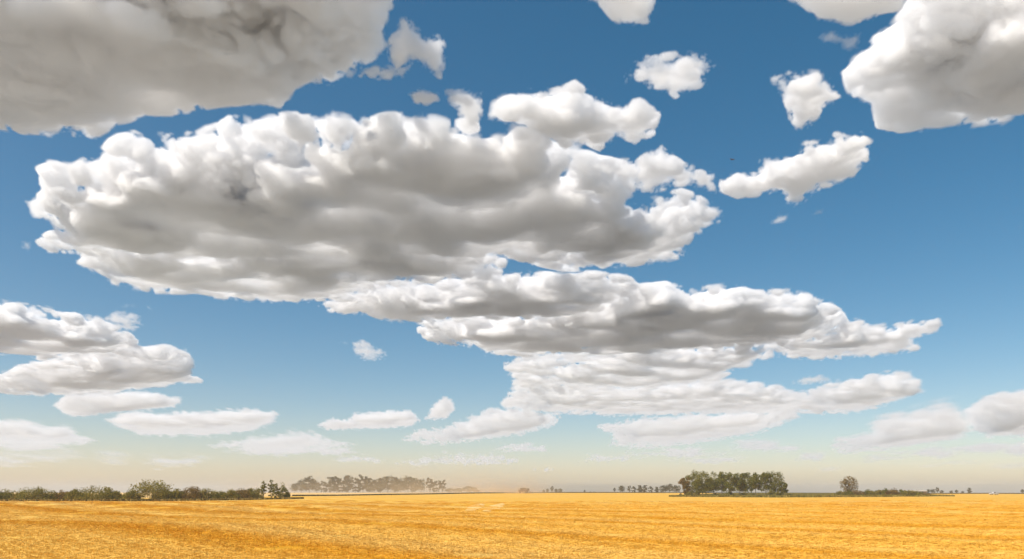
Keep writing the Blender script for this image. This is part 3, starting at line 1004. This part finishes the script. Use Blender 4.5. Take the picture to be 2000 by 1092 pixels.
def cloud(label, outline, core=None, H=H_BASE, T=300.0, rimw=55.0, lift=1.0, rho=None, vox=1.6, seed=1, amp=1.0, lam=None, depth=1500.0, group=None, soft_px=None, win=0.2, limit=3.5e6, group_n=0):
    """A cumulus whose flat base lies at height H. The outline and the shaded base are given as seen from the field; each line of sight is
    carried out to the cloud deck, so the cloud gets its true distance, size and depth there."""
    global n_vox
    rng = np.random.default_rng(seed)
    O = np.array(outline, float)
    mrg = 12
    step = 4.0 if np.ptp(O[:, 0]) > 300 else 2.0
    gx = np.arange(O[:, 0].min() - mrg - 8, O[:, 0].max() + mrg + 12, step)
    gy = np.arange(O[:, 1].min() - mrg - 8, min(O[:, 1].max() + mrg + 12, HZ - 16), step)
    sO = poly_sd(O, gx, gy)
    sO = sO + min(5.0, (1.0 if O[:, 1].mean() < 730 else 2.5) + 0.1 * float(sO.max()))
    big = float(sO.max())
    w = min(rimw, big * 0.85)
    dC = np.maximum(0, (w - sO) if core is None else -poly_sd(core, gx, gy))
    V = (HZ - gy)[None, :]
    cap = max(30.0, 1.3 * w) if big < 70 else 2.4 * w
    dC = cap * (1 - np.exp(-dC / cap))
    Zf = H / (1 - np.minimum(lift * dC / V, 0.5))
    if float(np.median(HZ - O[:, 1])) < 170:     # far banks
        T, depth = max(T, 700.0), min(depth, 1100.0)
    a = np.clip(sO / w, 0, 1)
    Th = np.minimum(T * 0.60, depth * V / F) * np.sqrt(np.clip(1 - (1 - a) ** 2, 0, 1))
    # slow swells of the base and thinner windows in the deck, laid out over the cloud's real plan
    Xb, Yb = H * (gx - 1000)[:, None] / V, H * F / V + 0 * gx[:, None]
    pn = np.zeros_like(Xb)
    pw = np.zeros_like(Xb)
    for i in range(80):
        th_, wl = rng.uniform(0, math.pi), math.exp(rng.uniform(math.log(220), math.log(900)))
        ph = rng.uniform(0, 6.28)
        wv_ = np.sin((Xb * math.cos(th_) + Yb * math.sin(th_)) * 6.283 / wl + ph) * wl ** 0.5
        if i % 2:
            pn += wv_
        else:
            pw += wv_
    pn /= pn.std() + 1e-9
    pw /= pw.std() + 1e-9
    Th = Th * np.clip(1.0 + win * pn, 0.4, 1.6)
    Zf = Zf + np.clip(pw, -1.5, 1.5) * 22.0 * a
    Zf = Zf.astype(np.float32)
    Th = Th.astype(np.float32)
    ins = sO > -mrg
    Zt = Zf + np.maximum(Th, 20)
    GX = (gx - 1000)[:, None] * np.ones_like(V)
    xs = np.concatenate([(GX * q / V)[ins] for q in (Zf, Zt)])
    ys = np.concatenate([(F * q / V)[ins] for q in (Zf, Zt)])
    x0, x1, y0, y1 = xs.min(), xs.max(), ys.min(), ys.max()
    vm_ = float(np.mean(np.broadcast_to(V, ins.shape)[ins]))
    ym = float(np.mean(ys))
    U = ym / F
    lam_px = lam or min(135.0, max(9.0, big * (1.25 if vm_ > 170 else 0.95)))
    z0, z1 = H - 25 * U, float(Zt[ins].max()) + 8 * U
    if vm_ < 170:
        vox = 1.1
        limit = min(limit, 1.0e6 if group_n == 0 else 0.3e6)
    s = vox * (0.35 * y0 + 0.65 * ym) / 804
    for _ in range(30):
        sy = s * float(np.clip(0.42 * F / vm_, 1.1, 7.0) if vm_ > 170 else np.clip(0.5 * F / vm_, 3.0, 10.0))
        sz = s * 0.85
        nx, ny, nz = [max(10, int(q)) for q in ((x1 - x0) / s, (y1 - y0) / sy, (z1 - z0) / sz)]
        if nx * ny * nz < limit:
            break
        s *= 1.06
    n_vox += nx * ny * nz
    X = np.linspace(x0, x1, nx, dtype=np.float32)[:, None, None]
    Y = np.linspace(y0, y1, ny, dtype=np.float32)[None, :, None]
    Z = np.linspace(z0, z1, nz, dtype=np.float32)[None, None, :]
    shp = (nx, ny, nz)
    gs = max(1.0, 0.38 * F / vm_)        # seen at a grazing angle the deck is crossed lengthwise
    kk = np.sqrt(np.fft.fftfreq(nx, s)[:, None, None] ** 2 + (np.fft.fftfreq(ny, sy)[None, :, None]) ** 2 + (np.fft.rfftfreq(nz, sz)[None, None, :] * 0.8) ** 2).astype(np.float32)
    lk = np.log(np.maximum(kk, 1e-9))
    base = np.fft.rfftn(rng.standard_normal(shp, dtype=np.float32)).astype(np.complex64)
    disp = np.zeros(shp, np.float32)
    soft = None
    fb = np.zeros(shp, np.float32)
    l = lam_px * U
    A = 0.54 * amp * (1.5 if vm_ < 170 else 1.15 if vm_ < 240 else 1.1 if big > 45 else 1.45)
    while soft is None or l > 2.0 * s:
        f = np.fft.irfftn(base * np.exp(-((lk + math.log(l)) / 0.40) ** 2), s=shp).astype(np.float32)
        f /= f.std() + 1e-9
        disp += (A * l * 0.5) * (np.abs(f) - 0.85)
        if soft is None:
            soft = f
        else:
            fb += f * (l ** 0.55)
        l /= 1.9
        A *= 1.04
    px = np.broadcast_to(1000 + F * X / Y, shp)
    py = np.broadcast_to(HZ - F * (Z - EYE) / Y, shp)
    so, zf, th, dc = bil((sO, Zf, Th, dC.astype(np.float32)), gx, gy, px, py)
    edge = so * (Y / F)
    flat = np.clip(dc / (1.3 * w) * 1.2 + 0.40, 0, 1)
    kr = 10 * U
    if soft_px is None:
        soft_px = float(np.clip(big * 0.26, 2.0, 5.0)) if vm_ < 240 else float(np.clip(big * 0.23, 3.0, 12.0)) if big > 45 or vm_ < 330 else float(np.clip(big * 0.5, 3.0, 14.0))
    wall = np.clip(dc / (1.3 * w) * 1.6, 0, 1)
    disp *= 0.32 + 1.0 * wall
    q = smin(smin((Z - zf) / flat, zf + th - Z, kr / gs) * gs, edge, kr)
    disp = np.where(disp > 0, disp * (0.28 if big > 45 else 0.32), disp)
    q = np.minimum(q + np.maximum(disp, -0.17 * lam_px * U), edge + 3.0 * U)
    fb = fb / fb.std() if fb.any() else soft
    n01 = np.clip(0.5 + 0.27 * fb, 0, 1)
    wide = np.maximum((2.2 if vm_ > 170 else 1.4) * s, soft_px * U * np.clip(1 + 0.7 * soft, 0.35, 2.2))
    d = np.clip(q / wide + 0.02, 0, 1)
    e = 0.9 * n01 * (1 - d * d)
    d = np.clip((d - e) / (1 - e), 0, 1)
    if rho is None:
        rho = (0.052 if big > 45 else 0.040) * float(np.clip((vm_ - 20) / 280, 0.03, 1)) ** (1.6 if vm_ > 170 else 1.7)  # density drops towards the horizon to imitate haze in front of far clouds
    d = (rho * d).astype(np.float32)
    d[(py > HZ - 14)] = 0
    d[d < rho * 0.01] = 0
    if not d.any():
        return None
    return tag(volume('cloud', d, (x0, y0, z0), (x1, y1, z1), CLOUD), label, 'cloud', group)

CLOUDS = [
 dict(label='huge dark-based cloud filling the top left corner of the sky', outline=[(-160, -170), (700, -170), (770, -20), (765, 15), (745, 60), (752, 90), (730, 115), (680, 150), (645, 166), (605, 158), (570, 178), (550, 208), (510, 200), (440, 205), (350, 222), (300, 225), (240, 240), (185, 266), (100, 262), (0, 256), (-160, 250)],
      core=[(-170, 20), (120, 30), (300, 60), (430, 105), (500, 145), (430, 180), (330, 205), (240, 210), (120, 188), (-170, 178)], T=330, lift=0.8, win=0.2, rimw=80, seed=11, limit=6e6),
 dict(label='bright ragged cloud just right of the huge top-left cloud', outline=[(790, 33), (815, 55), (835, 75), (862, 72), (870, 110), (860, 150), (842, 142), (820, 118), (800, 125), (785, 150), (740, 153), (700, 148), (705, 133), (760, 125), (750, 95), (765, 70)], seed=12, T=160),
 dict(label='largest long grey-bellied cloud with bright left rim across the middle', outline=[(55, 395), (85, 372), (75, 330), (95, 318), (140, 325), (190, 300), (215, 275), (245, 260), (262, 258), (290, 270), (330, 262), (380, 262), (430, 240), (450, 225), (500, 230), (560, 221), (620, 228), (650, 220), (700, 228), (800, 222), (870, 228), (905, 235), (932, 242), (945, 258), (990, 266), (1003, 243), (1040, 235), (1062, 250), (1090, 272), (1130, 292), (1160, 305), (1230, 320), (1252, 330), (1240, 360), (1225, 400), (1250, 420), (1260, 460), (1200, 500), (1120, 526), (1060, 518), (1000, 500), (940, 520), (850, 520), (690, 520), (520, 515), (380, 510), (240, 505), (155, 496), (85, 486), (75, 470), (105, 447), (95, 430), (68, 420)],
      core=[(150, 432), (235, 390), (260, 360), (340, 345), (385, 380), (470, 400), (560, 365), (690, 335), (800, 300), (860, 275), (940, 290), (1010, 300), (1060, 345), (1080, 385), (1180, 420), (1230, 445), (1190, 480), (1100, 470), (1000, 470), (900, 490), (700, 498), (450, 492), (250, 480), (165, 455)], T=250, seed=23, win=0.12, limit=13e6, vox=1.6, rimw=60),
 dict(label='thin grey lower tier under the largest cloud, lit along its lower edge', outline=[(150, 512), (160, 492), (240, 484), (420, 486), (560, 490), (750, 488), (930, 492), (985, 508), (980, 532), (900, 548), (800, 552), (700, 572), (640, 586), (520, 588), (440, 580), (380, 571), (280, 566), (220, 550), (180, 532)],
      core=[(215, 520), (330, 512), (430, 530), (560, 522), (760, 515), (880, 522), (760, 540), (640, 565), (540, 572), (420, 560), (300, 545)], T=170, seed=31, rimw=28, limit=4e6),
 dict(label='bright bulging cloud lobe at the right end of the largest cloud', outline=[(1195, 420), (1250, 400), (1290, 385), (1330, 372), (1365, 385), (1392, 402), (1415, 412), (1392, 440), (1345, 468), (1335, 497), (1290, 510), (1200, 520), (1120, 527), (1080, 512), (1150, 490), (1200, 470)], core=[(1230, 450), (1270, 440), (1260, 465), (1200, 490), (1150, 500)], T=220, seed=33, vox=1.55),
 dict(label='white cloud arm joining the largest cloud to the puffs at right', outline=[(1150, 325), (1190, 310), (1240, 318), (1262, 300), (1292, 288), (1312, 305), (1345, 325), (1392, 343), (1396, 372), (1350, 362), (1310, 362), (1270, 378), (1240, 372), (1200, 350)], T=170, seed=34, vox=1.55),
 dict(label='white domed cloud rising above the largest cloud, right of centre', outline=[(955, 228), (960, 200), (1000, 180), (1050, 181), (1085, 175), (1122, 160), (1150, 185), (1200, 207), (1250, 194), (1287, 225), (1276, 262), (1240, 277), (1205, 266), (1170, 292), (1140, 282), (1100, 286), (1050, 262), (1030, 240), (985, 240)], T=230, seed=41, vox=1.55),
 dict(label='small white tuft left of the short cloud column', outline=[(800, 185), (815, 176), (855, 182), (858, 196), (835, 206), (808, 200)], T=90, seed=42),
 dict(label='short white cloud column standing on the top edge of the largest cloud', outline=[(868, 176), (905, 176), (940, 184), (942, 215), (932, 252), (905, 250), (895, 215), (872, 196)], T=140, seed=43),
 dict(label='lone white puff in the blue right of the top centre', outline=[(1222, 158), (1238, 130), (1260, 112), (1300, 107), (1340, 102), (1372, 106), (1392, 130), (1376, 150), (1380, 166), (1350, 175), (1320, 189), (1300, 176), (1270, 172), (1250, 156)], T=170, seed=51, vox=1.5),
 dict(label='white puff cut by the top edge near the middle', outline=[(1120, -50), (1300, -50), (1272, 15), (1268, 42), (1230, 46), (1197, 38), (1176, 15), (1150, -2)], T=200, seed=52),
 dict(label='flat grey cloud cut by the top edge left of the big right cloud', outline=[(1480, -60), (1830, -60), (1765, 15), (1722, 25), (1702, 41), (1650, 46), (1600, 38), (1570, 12), (1528, -4)], core=[(1550, -50), (1780, -50), (1720, 8), (1620, 15)], T=200, seed=53),
 dict(label='big bright rounded cloud in the top right corner', outline=[(1648, 142), (1680, 100), (1708, 68), (1742, 50), (1772, 5), (1800, -60), (2180, -90), (2180, 190), (2000, 216), (1960, 240), (1900, 244), (1850, 242), (1800, 252), (1758, 256), (1716, 246), (1702, 205), (1660, 185)], core=[(1870, 150), (1950, 70), (2180, 0), (2180, 185), (2010, 200), (1920, 205)], T=330, seed=54),
 dict(label='small cloud tuft left of the big top-right cloud', outline=[(1510, 155), (1540, 145), (1600, 137), (1620, 160), (1637, 188), (1605, 214), (1582, 246), (1560, 251), (1546, 235), (1530, 190)], T=150, seed=55),
 dict(label='white cloud shaped like a rising wave under the big right cloud', outline=[(1405, 352), (1440, 340), (1483, 340), (1490, 310), (1550, 310), (1575, 280), (1620, 282), (1630, 264), (1680, 259), (1698, 275), (1690, 315), (1655, 350), (1602, 366), (1572, 391), (1542, 401), (1524, 372), (1480, 379), (1440, 386), (1408, 372)], T=190, seed=56, vox=1.5),
 dict(label='tiny white wisp, left of two under the wave-shaped cloud', outline=[(1500, 436), (1520, 420), (1542, 418), (1536, 434), (1515, 440)], T=60, seed=57, rho=0.012),
 dict(label='tiny faint wisp, right of two under the wave-shaped cloud', outline=[(1583, 424), (1590, 410), (1612, 405), (1606, 420)], T=50, seed=58, rho=0.008),
 dict(label='faint ragged wisp between the flat grey cloud and the top-right cloud', outline=[(1595, 72), (1625, 58), (1648, 70), (1680, 66), (1676, 96), (1650, 104), (1640, 84), (1610, 84)], T=90, seed=59, rho=0.008),
 dict(label='bright-topped cloud tier right below the largest cloud', outline=[(628, 596), (660, 580), (720, 562), (800, 552), (900, 546), (955, 522), (985, 540), (1060, 534), (1170, 534), (1230, 545), (1260, 570), (1200, 590), (1165, 616), (1050, 620), (930, 622), (840, 622), (770, 627), (720, 611), (650, 606)],
      core=[(800, 608), (880, 588), (980, 582), (1080, 588), (1150, 590), (1140, 608), (1000, 614), (880, 616)], T=220, seed=61, vox=1.55, rimw=34, limit=4e6),
 dict(label='long grey-based cloud tier with bright top reaching right of centre', outline=[(815, 636), (840, 620), (950, 616), (1160, 612), (1175, 588), (1240, 560), (1300, 552), (1350, 566), (1420, 560), (1480, 571), (1550, 571), (1600, 586), (1640, 608), (1656, 640), (1600, 660), (1500, 676), (1300, 690), (1100, 692), (950, 691), (930, 673), (860, 671), (826, 656)],
      core=[(900, 655), (1020, 642), (1180, 628), (1260, 606), (1400, 598), (1520, 604), (1580, 625), (1560, 650), (1420, 664), (1200, 682), (1040, 682)], T=240, seed=62, vox=1.55, rimw=40, limit=5e6),
 dict(label='ragged white tail at the right tip of the long grey tier', outline=[(1505, 678), (1530, 660), (1600, 654), (1640, 640), (1680, 624), (1702, 640), (1760, 634), (1830, 626), (1838, 640), (1780, 660), (1792, 680), (1700, 694), (1600, 699), (1560, 696), (1520, 692)], T=140, seed=63, vox=1.55),
 dict(label='striped grey cloud tier with a bright left end, lower right of centre', outline=[(985, 716), (1010, 697), (1100, 688), (1300, 684), (1500, 674), (1515, 690), (1432, 722), (1400, 745), (1300, 756), (1180, 762), (1060, 764), (1000, 762), (1006, 740)],
      core=[(1120, 738), (1220, 712), (1360, 700), (1480, 688), (1420, 716), (1340, 742), (1220, 752)], T=150, seed=64, vox=1.55, rimw=24),
 dict(label='lowest wide striped tier, right of centre above the small clouds', outline=[(980, 792), (1004, 762), (1100, 756), (1250, 754), (1390, 744), (1460, 748), (1540, 760), (1566, 776), (1540, 800), (1400, 806), (1200, 809), (1050, 802)],
      core=[(1080, 786), (1250, 772), (1400, 764), (1520, 782), (1420, 796), (1200, 800)], T=140, seed=65, vox=1.55, rimw=22),
 dict(label='white cloud bank stepping up to the right of the lowest tier', outline=[(1480, 802), (1550, 772), (1600, 756), (1650, 746), (1740, 724), (1790, 735), (1802, 764), (1750, 781), (1700, 796), (1640, 806), (1560, 804)], core=[(1640, 780), (1720, 764), (1790, 768), (1700, 788)], T=150, seed=66, vox=1.55),
 dict(label='slim white cloudlet above the stepping cloud bank', outline=[(1545, 748), (1570, 736), (1600, 732), (1635, 738), (1620, 748), (1570, 752)], T=60, seed=67, rho=0.01),
 dict(label='broad pale cloud with grey streaks low on the right of centre', outline=[(1168, 832), (1250, 820), (1330, 812), (1450, 804), (1550, 800), (1560, 815), (1500, 835), (1440, 852), (1350, 866), (1250, 874), (1195, 868), (1200, 850)], core=[(1250, 848), (1380, 830), (1480, 822), (1420, 842), (1300, 858)], T=110, seed=68),
 dict(label='heaped white cloud low at right beside the cloud at the edge', outline=[(1625, 872), (1640, 855), (1700, 845), (1716, 815), (1780, 802), (1830, 788), (1872, 796), (1882, 820), (1900, 842), (1860, 860), (1780, 872), (1700, 880), (1640, 883)], core=[(1700, 866), (1780, 850), (1880, 840), (1850, 856), (1760, 868)], T=120, seed=69),
 dict(label='heaped white cloud cut by the right edge low in the sky', outline=[(1888, 802), (1930, 776), (2000, 764), (2100, 758), (2100, 852), (2000, 852), (1930, 850), (1902, 832)], core=[(1950, 838), (2000, 815), (2100, 810), (2100, 842), (2000, 846)], T=140, seed=70),
 dict(label='grey-shadowed cloud cut by the left edge, upper of the left group', outline=[(-120, 592), (0, 589), (60, 597), (120, 614), (190, 620), (226, 640), (250, 652), (266, 667), (230, 682), (150, 690), (80, 698), (30, 691), (-120, 696)], core=[(-120, 640), (30, 636), (120, 650), (200, 668), (90, 684), (-120, 682)], T=200, seed=71, vox=1.55, rimw=32),
 dict(label='small ragged cloud at the upper right of the left group', outline=[(203, 622), (225, 608), (255, 612), (278, 616), (276, 636), (250, 650), (222, 640)], T=90, seed=72, rho=0.014),
 dict(label='plump white cloud of the left group with a rounded right end', outline=[(-120, 742), (0, 736), (38, 715), (85, 711), (130, 692), (200, 680), (255, 669), (282, 680), (330, 677), (366, 690), (376, 715), (366, 736), (390, 742), (300, 752), (200, 766), (100, 769), (0, 766), (-120, 766)], core=[(100, 750), (200, 736), (300, 722), (372, 720), (340, 738), (220, 756)], T=190, seed=73, vox=1.55, rimw=30),
 dict(label='flat white cloud right under the plump left cloud', outline=[(110, 792), (130, 772), (200, 767), (290, 768), (352, 780), (340, 792), (260, 800), (150, 812), (130, 806)], core=[(210, 796), (260, 786), (320, 786), (260, 798)], T=90, seed=74),
 dict(label='long chain of white puffs low left of centre', outline=[(210, 820), (260, 806), (310, 809), (360, 806), (410, 806), (480, 801), (542, 808), (530, 826), (480, 841), (400, 849), (280, 849), (240, 836)], T=90, seed=75),
 dict(label='low pale cloud bank cut by the left edge', outline=[(-60, 828), (0, 821), (50, 821), (90, 836), (130, 830), (152, 850), (186, 860), (150, 867), (50, 870), (-60, 868)], T=90, seed=76),
 dict(label='chain of three small white puffs left of centre low down', outline=[(622, 831), (650, 819), (680, 823), (690, 810), (720, 807), (750, 806), (802, 802), (818, 822), (800, 832), (720, 836), (640, 838)], T=90, seed=77),
 dict(label='flat layered white cloud low in the middle', outline=[(790, 857), (820, 839), (860, 841), (880, 830), (910, 825), (940, 808), (970, 796), (1030, 796), (1092, 812), (1086, 826), (1040, 841), (1000, 851), (920, 859), (830, 866)], core=[(900, 852), (980, 836), (1060, 824), (1000, 845)], T=110, seed=78),
 dict(label='small upright puff above the flat layered cloud', outline=[(833, 818), (850, 790), (866, 777), (884, 785), (886, 800), (870, 816)], T=70, seed=79, rho=0.008),
 dict(label='faint low cloud streak left of the middle puffs', outline=[(412, 870), (470, 860), (530, 850), (600, 842), (640, 858), (692, 866), (650, 876), (540, 890), (480, 881)], T=70, seed=80),
 dict(label='lone small cloud in the pale blue gap left of centre', outline=[(694, 692), (688, 672), (708, 662), (736, 680), (754, 690), (746, 704), (710, 704)], T=70, seed=81, rho=0.014),
 dict(label='thin wisp trailing left of the lone small cloud', outline=[(645, 664), (670, 664), (692, 670), (680, 674), (655, 670)], T=40, seed=82, rho=0.006),
 dict(label='tiny cloud fleck off the left tip of the largest cloud', outline=[(38, 476), (46, 466), (60, 472), (64, 486), (52, 493)], T=50, seed=83, rho=0.012),
 dict(label='tiny fleck above the left group, right of the thin wisp', outline=[(280, 592), (290, 590), (298, 604), (288, 608)], T=40, seed=84, rho=0.01),
 dict(label='thin wisp above the left group of clouds', outline=[(222, 600), (245, 592), (268, 594), (262, 603), (236, 604)], T=40, seed=85, rho=0.007),
 dict(label='faint cloud streak low above the left hedge', outline=[(275, 905), (300, 884), (345, 890), (400, 886), (415, 900), (380, 914), (300, 916)], T=60, seed=86),
 dict(label='faint cloud streak low above the dusty tree line', outline=[(610, 912), (650, 903), (720, 906), (745, 914), (690, 920), (620, 918)], T=60, seed=87),
 dict(label='faint pink streak low left of the tall grove', outline=[(1140, 922), (1180, 908), (1240, 896), (1262, 902), (1230, 916), (1170, 924)], T=60, seed=88),
 dict(label='small faint cloudlet right above the tall grove', outline=[(1556, 898), (1570, 883), (1600, 880), (1614, 890), (1600, 902)], T=60, seed=89),
 dict(label='long faint streak right of the tall grove just above the horizon', outline=[(1530, 926), (1580, 916), (1660, 910), (1700, 908), (1730, 916), (1680, 926), (1590, 930)], T=60, seed=90),
 dict(label='faint cloud patch low near the right edge', outline=[(1765, 914), (1785, 900), (1830, 902), (1880, 896), (1930, 900), (1900, 916), (1820, 918)], T=60, seed=91),
 dict(label='small puff cut by the right edge low in the sky', outline=[(1965, 886), (1978, 868), (2005, 860), (2040, 866), (2040, 888), (1990, 890)], T=70, seed=92),
 dict(label='faint cloud patch low at the left edge above the hedge', outline=[(-40, 890), (20, 880), (90, 884), (160, 876), (185, 888), (120, 904), (20, 912), (-40, 910)], T=60, seed=93),
 dict(label='faint cloud patch low in the middle under the layered cloud', outline=[(760, 905), (820, 890), (900, 884), (980, 886), (1000, 898), (920, 908), (820, 914)], T=60, seed=94),
]
# faint streaks stacked in the haze just above the horizon: (px, row, half width, half height)
rs = np.random.default_rng(77)
streaks = [(30, 905, 70, 7), (70, 872, 90, 7), (160, 925, 80, 5), (222, 900, 45, 9), (455, 908, 70, 6), (520, 880, 95, 8), (585, 925, 75, 5), (640, 882, 70, 7), (700, 898, 60, 6), (860, 930, 95, 5), (930, 902, 80, 7), (1020, 876, 55, 6),
           (1075, 918, 60, 6), (1190, 895, 70, 6), (1225, 915, 85, 8), (1330, 884, 90, 8), (1400, 900, 80, 7), (1480, 872, 70, 9), (1620, 928, 75, 6), (1650, 914, 95, 7), (1720, 895, 70, 7), (1800, 925, 90, 5), (1830, 884, 80, 9), (1930, 876, 70, 8), (1960, 912, 80, 6)]
for i, (sx, sy_, hw, hh) in enumerate(streaks):
    ang = np.linspace(0, 2 * math.pi, 22, endpoint=False)
    rr = 1 + 0.28 * rs.standard_normal(22)
    P = [(sx + hw * math.cos(t) * r * (0.75 if math.sin(t) < 0 else 1), sy_ + hh * (1.0 if math.sin(t) > 0 else 1.35) * math.sin(t) * max(0.35, r)) for t, r in zip(ang, rr)]
    CLOUDS.append(dict(label=None, outline=P, T=70, seed=900 + i, rho=0.0016 + 0.0016 * rs.random(), group_n=1))
hazy = []
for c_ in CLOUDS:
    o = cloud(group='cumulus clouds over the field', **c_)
    if c_['label'] is None and o is not None:
        hazy.append((float(np.mean([p[0] for p in c_['outline']])), o))
for i, (_, o) in enumerate(sorted(hazy, key=lambda h: h[0])):
    tag(o, 'faint cloud streak in the horizon haze, %s from the left' % ORD[i], group='faint streaks above the horizon')

# dust hanging behind the harvester, drifting left along the tree line
def dust():
    x0, x1, y0, y1, z0, z1 = -285.0, 40.0, 560.0, 840.0, -1.0, 31.0
    nx, ny, nz = 150, 60, 26
    rng = np.random.default_rng(9)
    X = np.linspace(x0, x1, nx)[:, None, None]
    Y = np.linspace(y0, y1, ny)[None, :, None]
    Z = np.linspace(z0, z1, nz)[None, None, :]
    k = np.sqrt((np.fft.fftfreq(nx, (x1 - x0) / nx)[:, None, None]) ** 2 + np.fft.fftfreq(ny, (y1 - y0) / ny)[None, :, None] ** 2 + np.fft.rfftfreq(nz, (z1 - z0) / nz)[None, None, :] ** 2)
    b = np.fft.rfftn(rng.standard_normal((nx, ny, nz)))
    f = np.fft.irfftn(b * (k + 0.01) ** -1.7, s=(nx, ny, nz))
    f = np.clip(0.55 + 0.35 * f / f.std(), 0.05, 1.6)
    veil = np.exp(-np.maximum(0, Z - 8) / 8.0) * smooth(x0, x0 + 70, X) * (1 - smooth(-95, 5, X) * 0.8) * np.exp(-((Y - 750) / 55.0) ** 2)
    px, py, pz = 9.0, 600.0, 3.0
    a = X - px
    wide = 8 + np.maximum(0, -a) * 0.12 + np.maximum(0, a) * 0.3
    plume = np.exp(-np.maximum(0, a) / 9.0) * np.exp(-np.maximum(0, -a) / 38.0) * np.exp(-((Y - py + a * 0.35) / (wide + 4)) ** 2) * np.exp(-np.maximum(0, Z - pz) / (0.5 * wide))
    d = (0.0042 * veil + 0.085 * plume) * f
    d[d < 1e-4] = 0
    return volume('dust', d.astype(np.float32), (x0, y0, z0), (x1, y1, z1), DUST)

tag(dust(), 'tan dust cloud drifting from the harvester across the tree line', 'dust', kind='stuff')

# thin air haze over the whole land, clouds above it
HAZE = vapour('air_haze', (0.90, 0.90, 0.88), 0.3)
HAZE.node_tree.nodes['Principled Volume'].inputs['Density'].default_value = 0.00023
HAZE.node_tree.nodes['Principled Volume'].inputs['Density Attribute'].default_value = ''
def haze_box():
    bm = box(-3000, 3000, -300, 4200, -2.5, 33)
    me = bpy.data.meshes.new('haze')
    bm.to_mesh(me)
    bm.free()
    me.materials.append(HAZE)
    return tag(link('haze', me), 'thin pale haze in the air over the fields', 'haze', kind='stuff')
USE_HAZE = True
if USE_HAZE:
    haze_box()
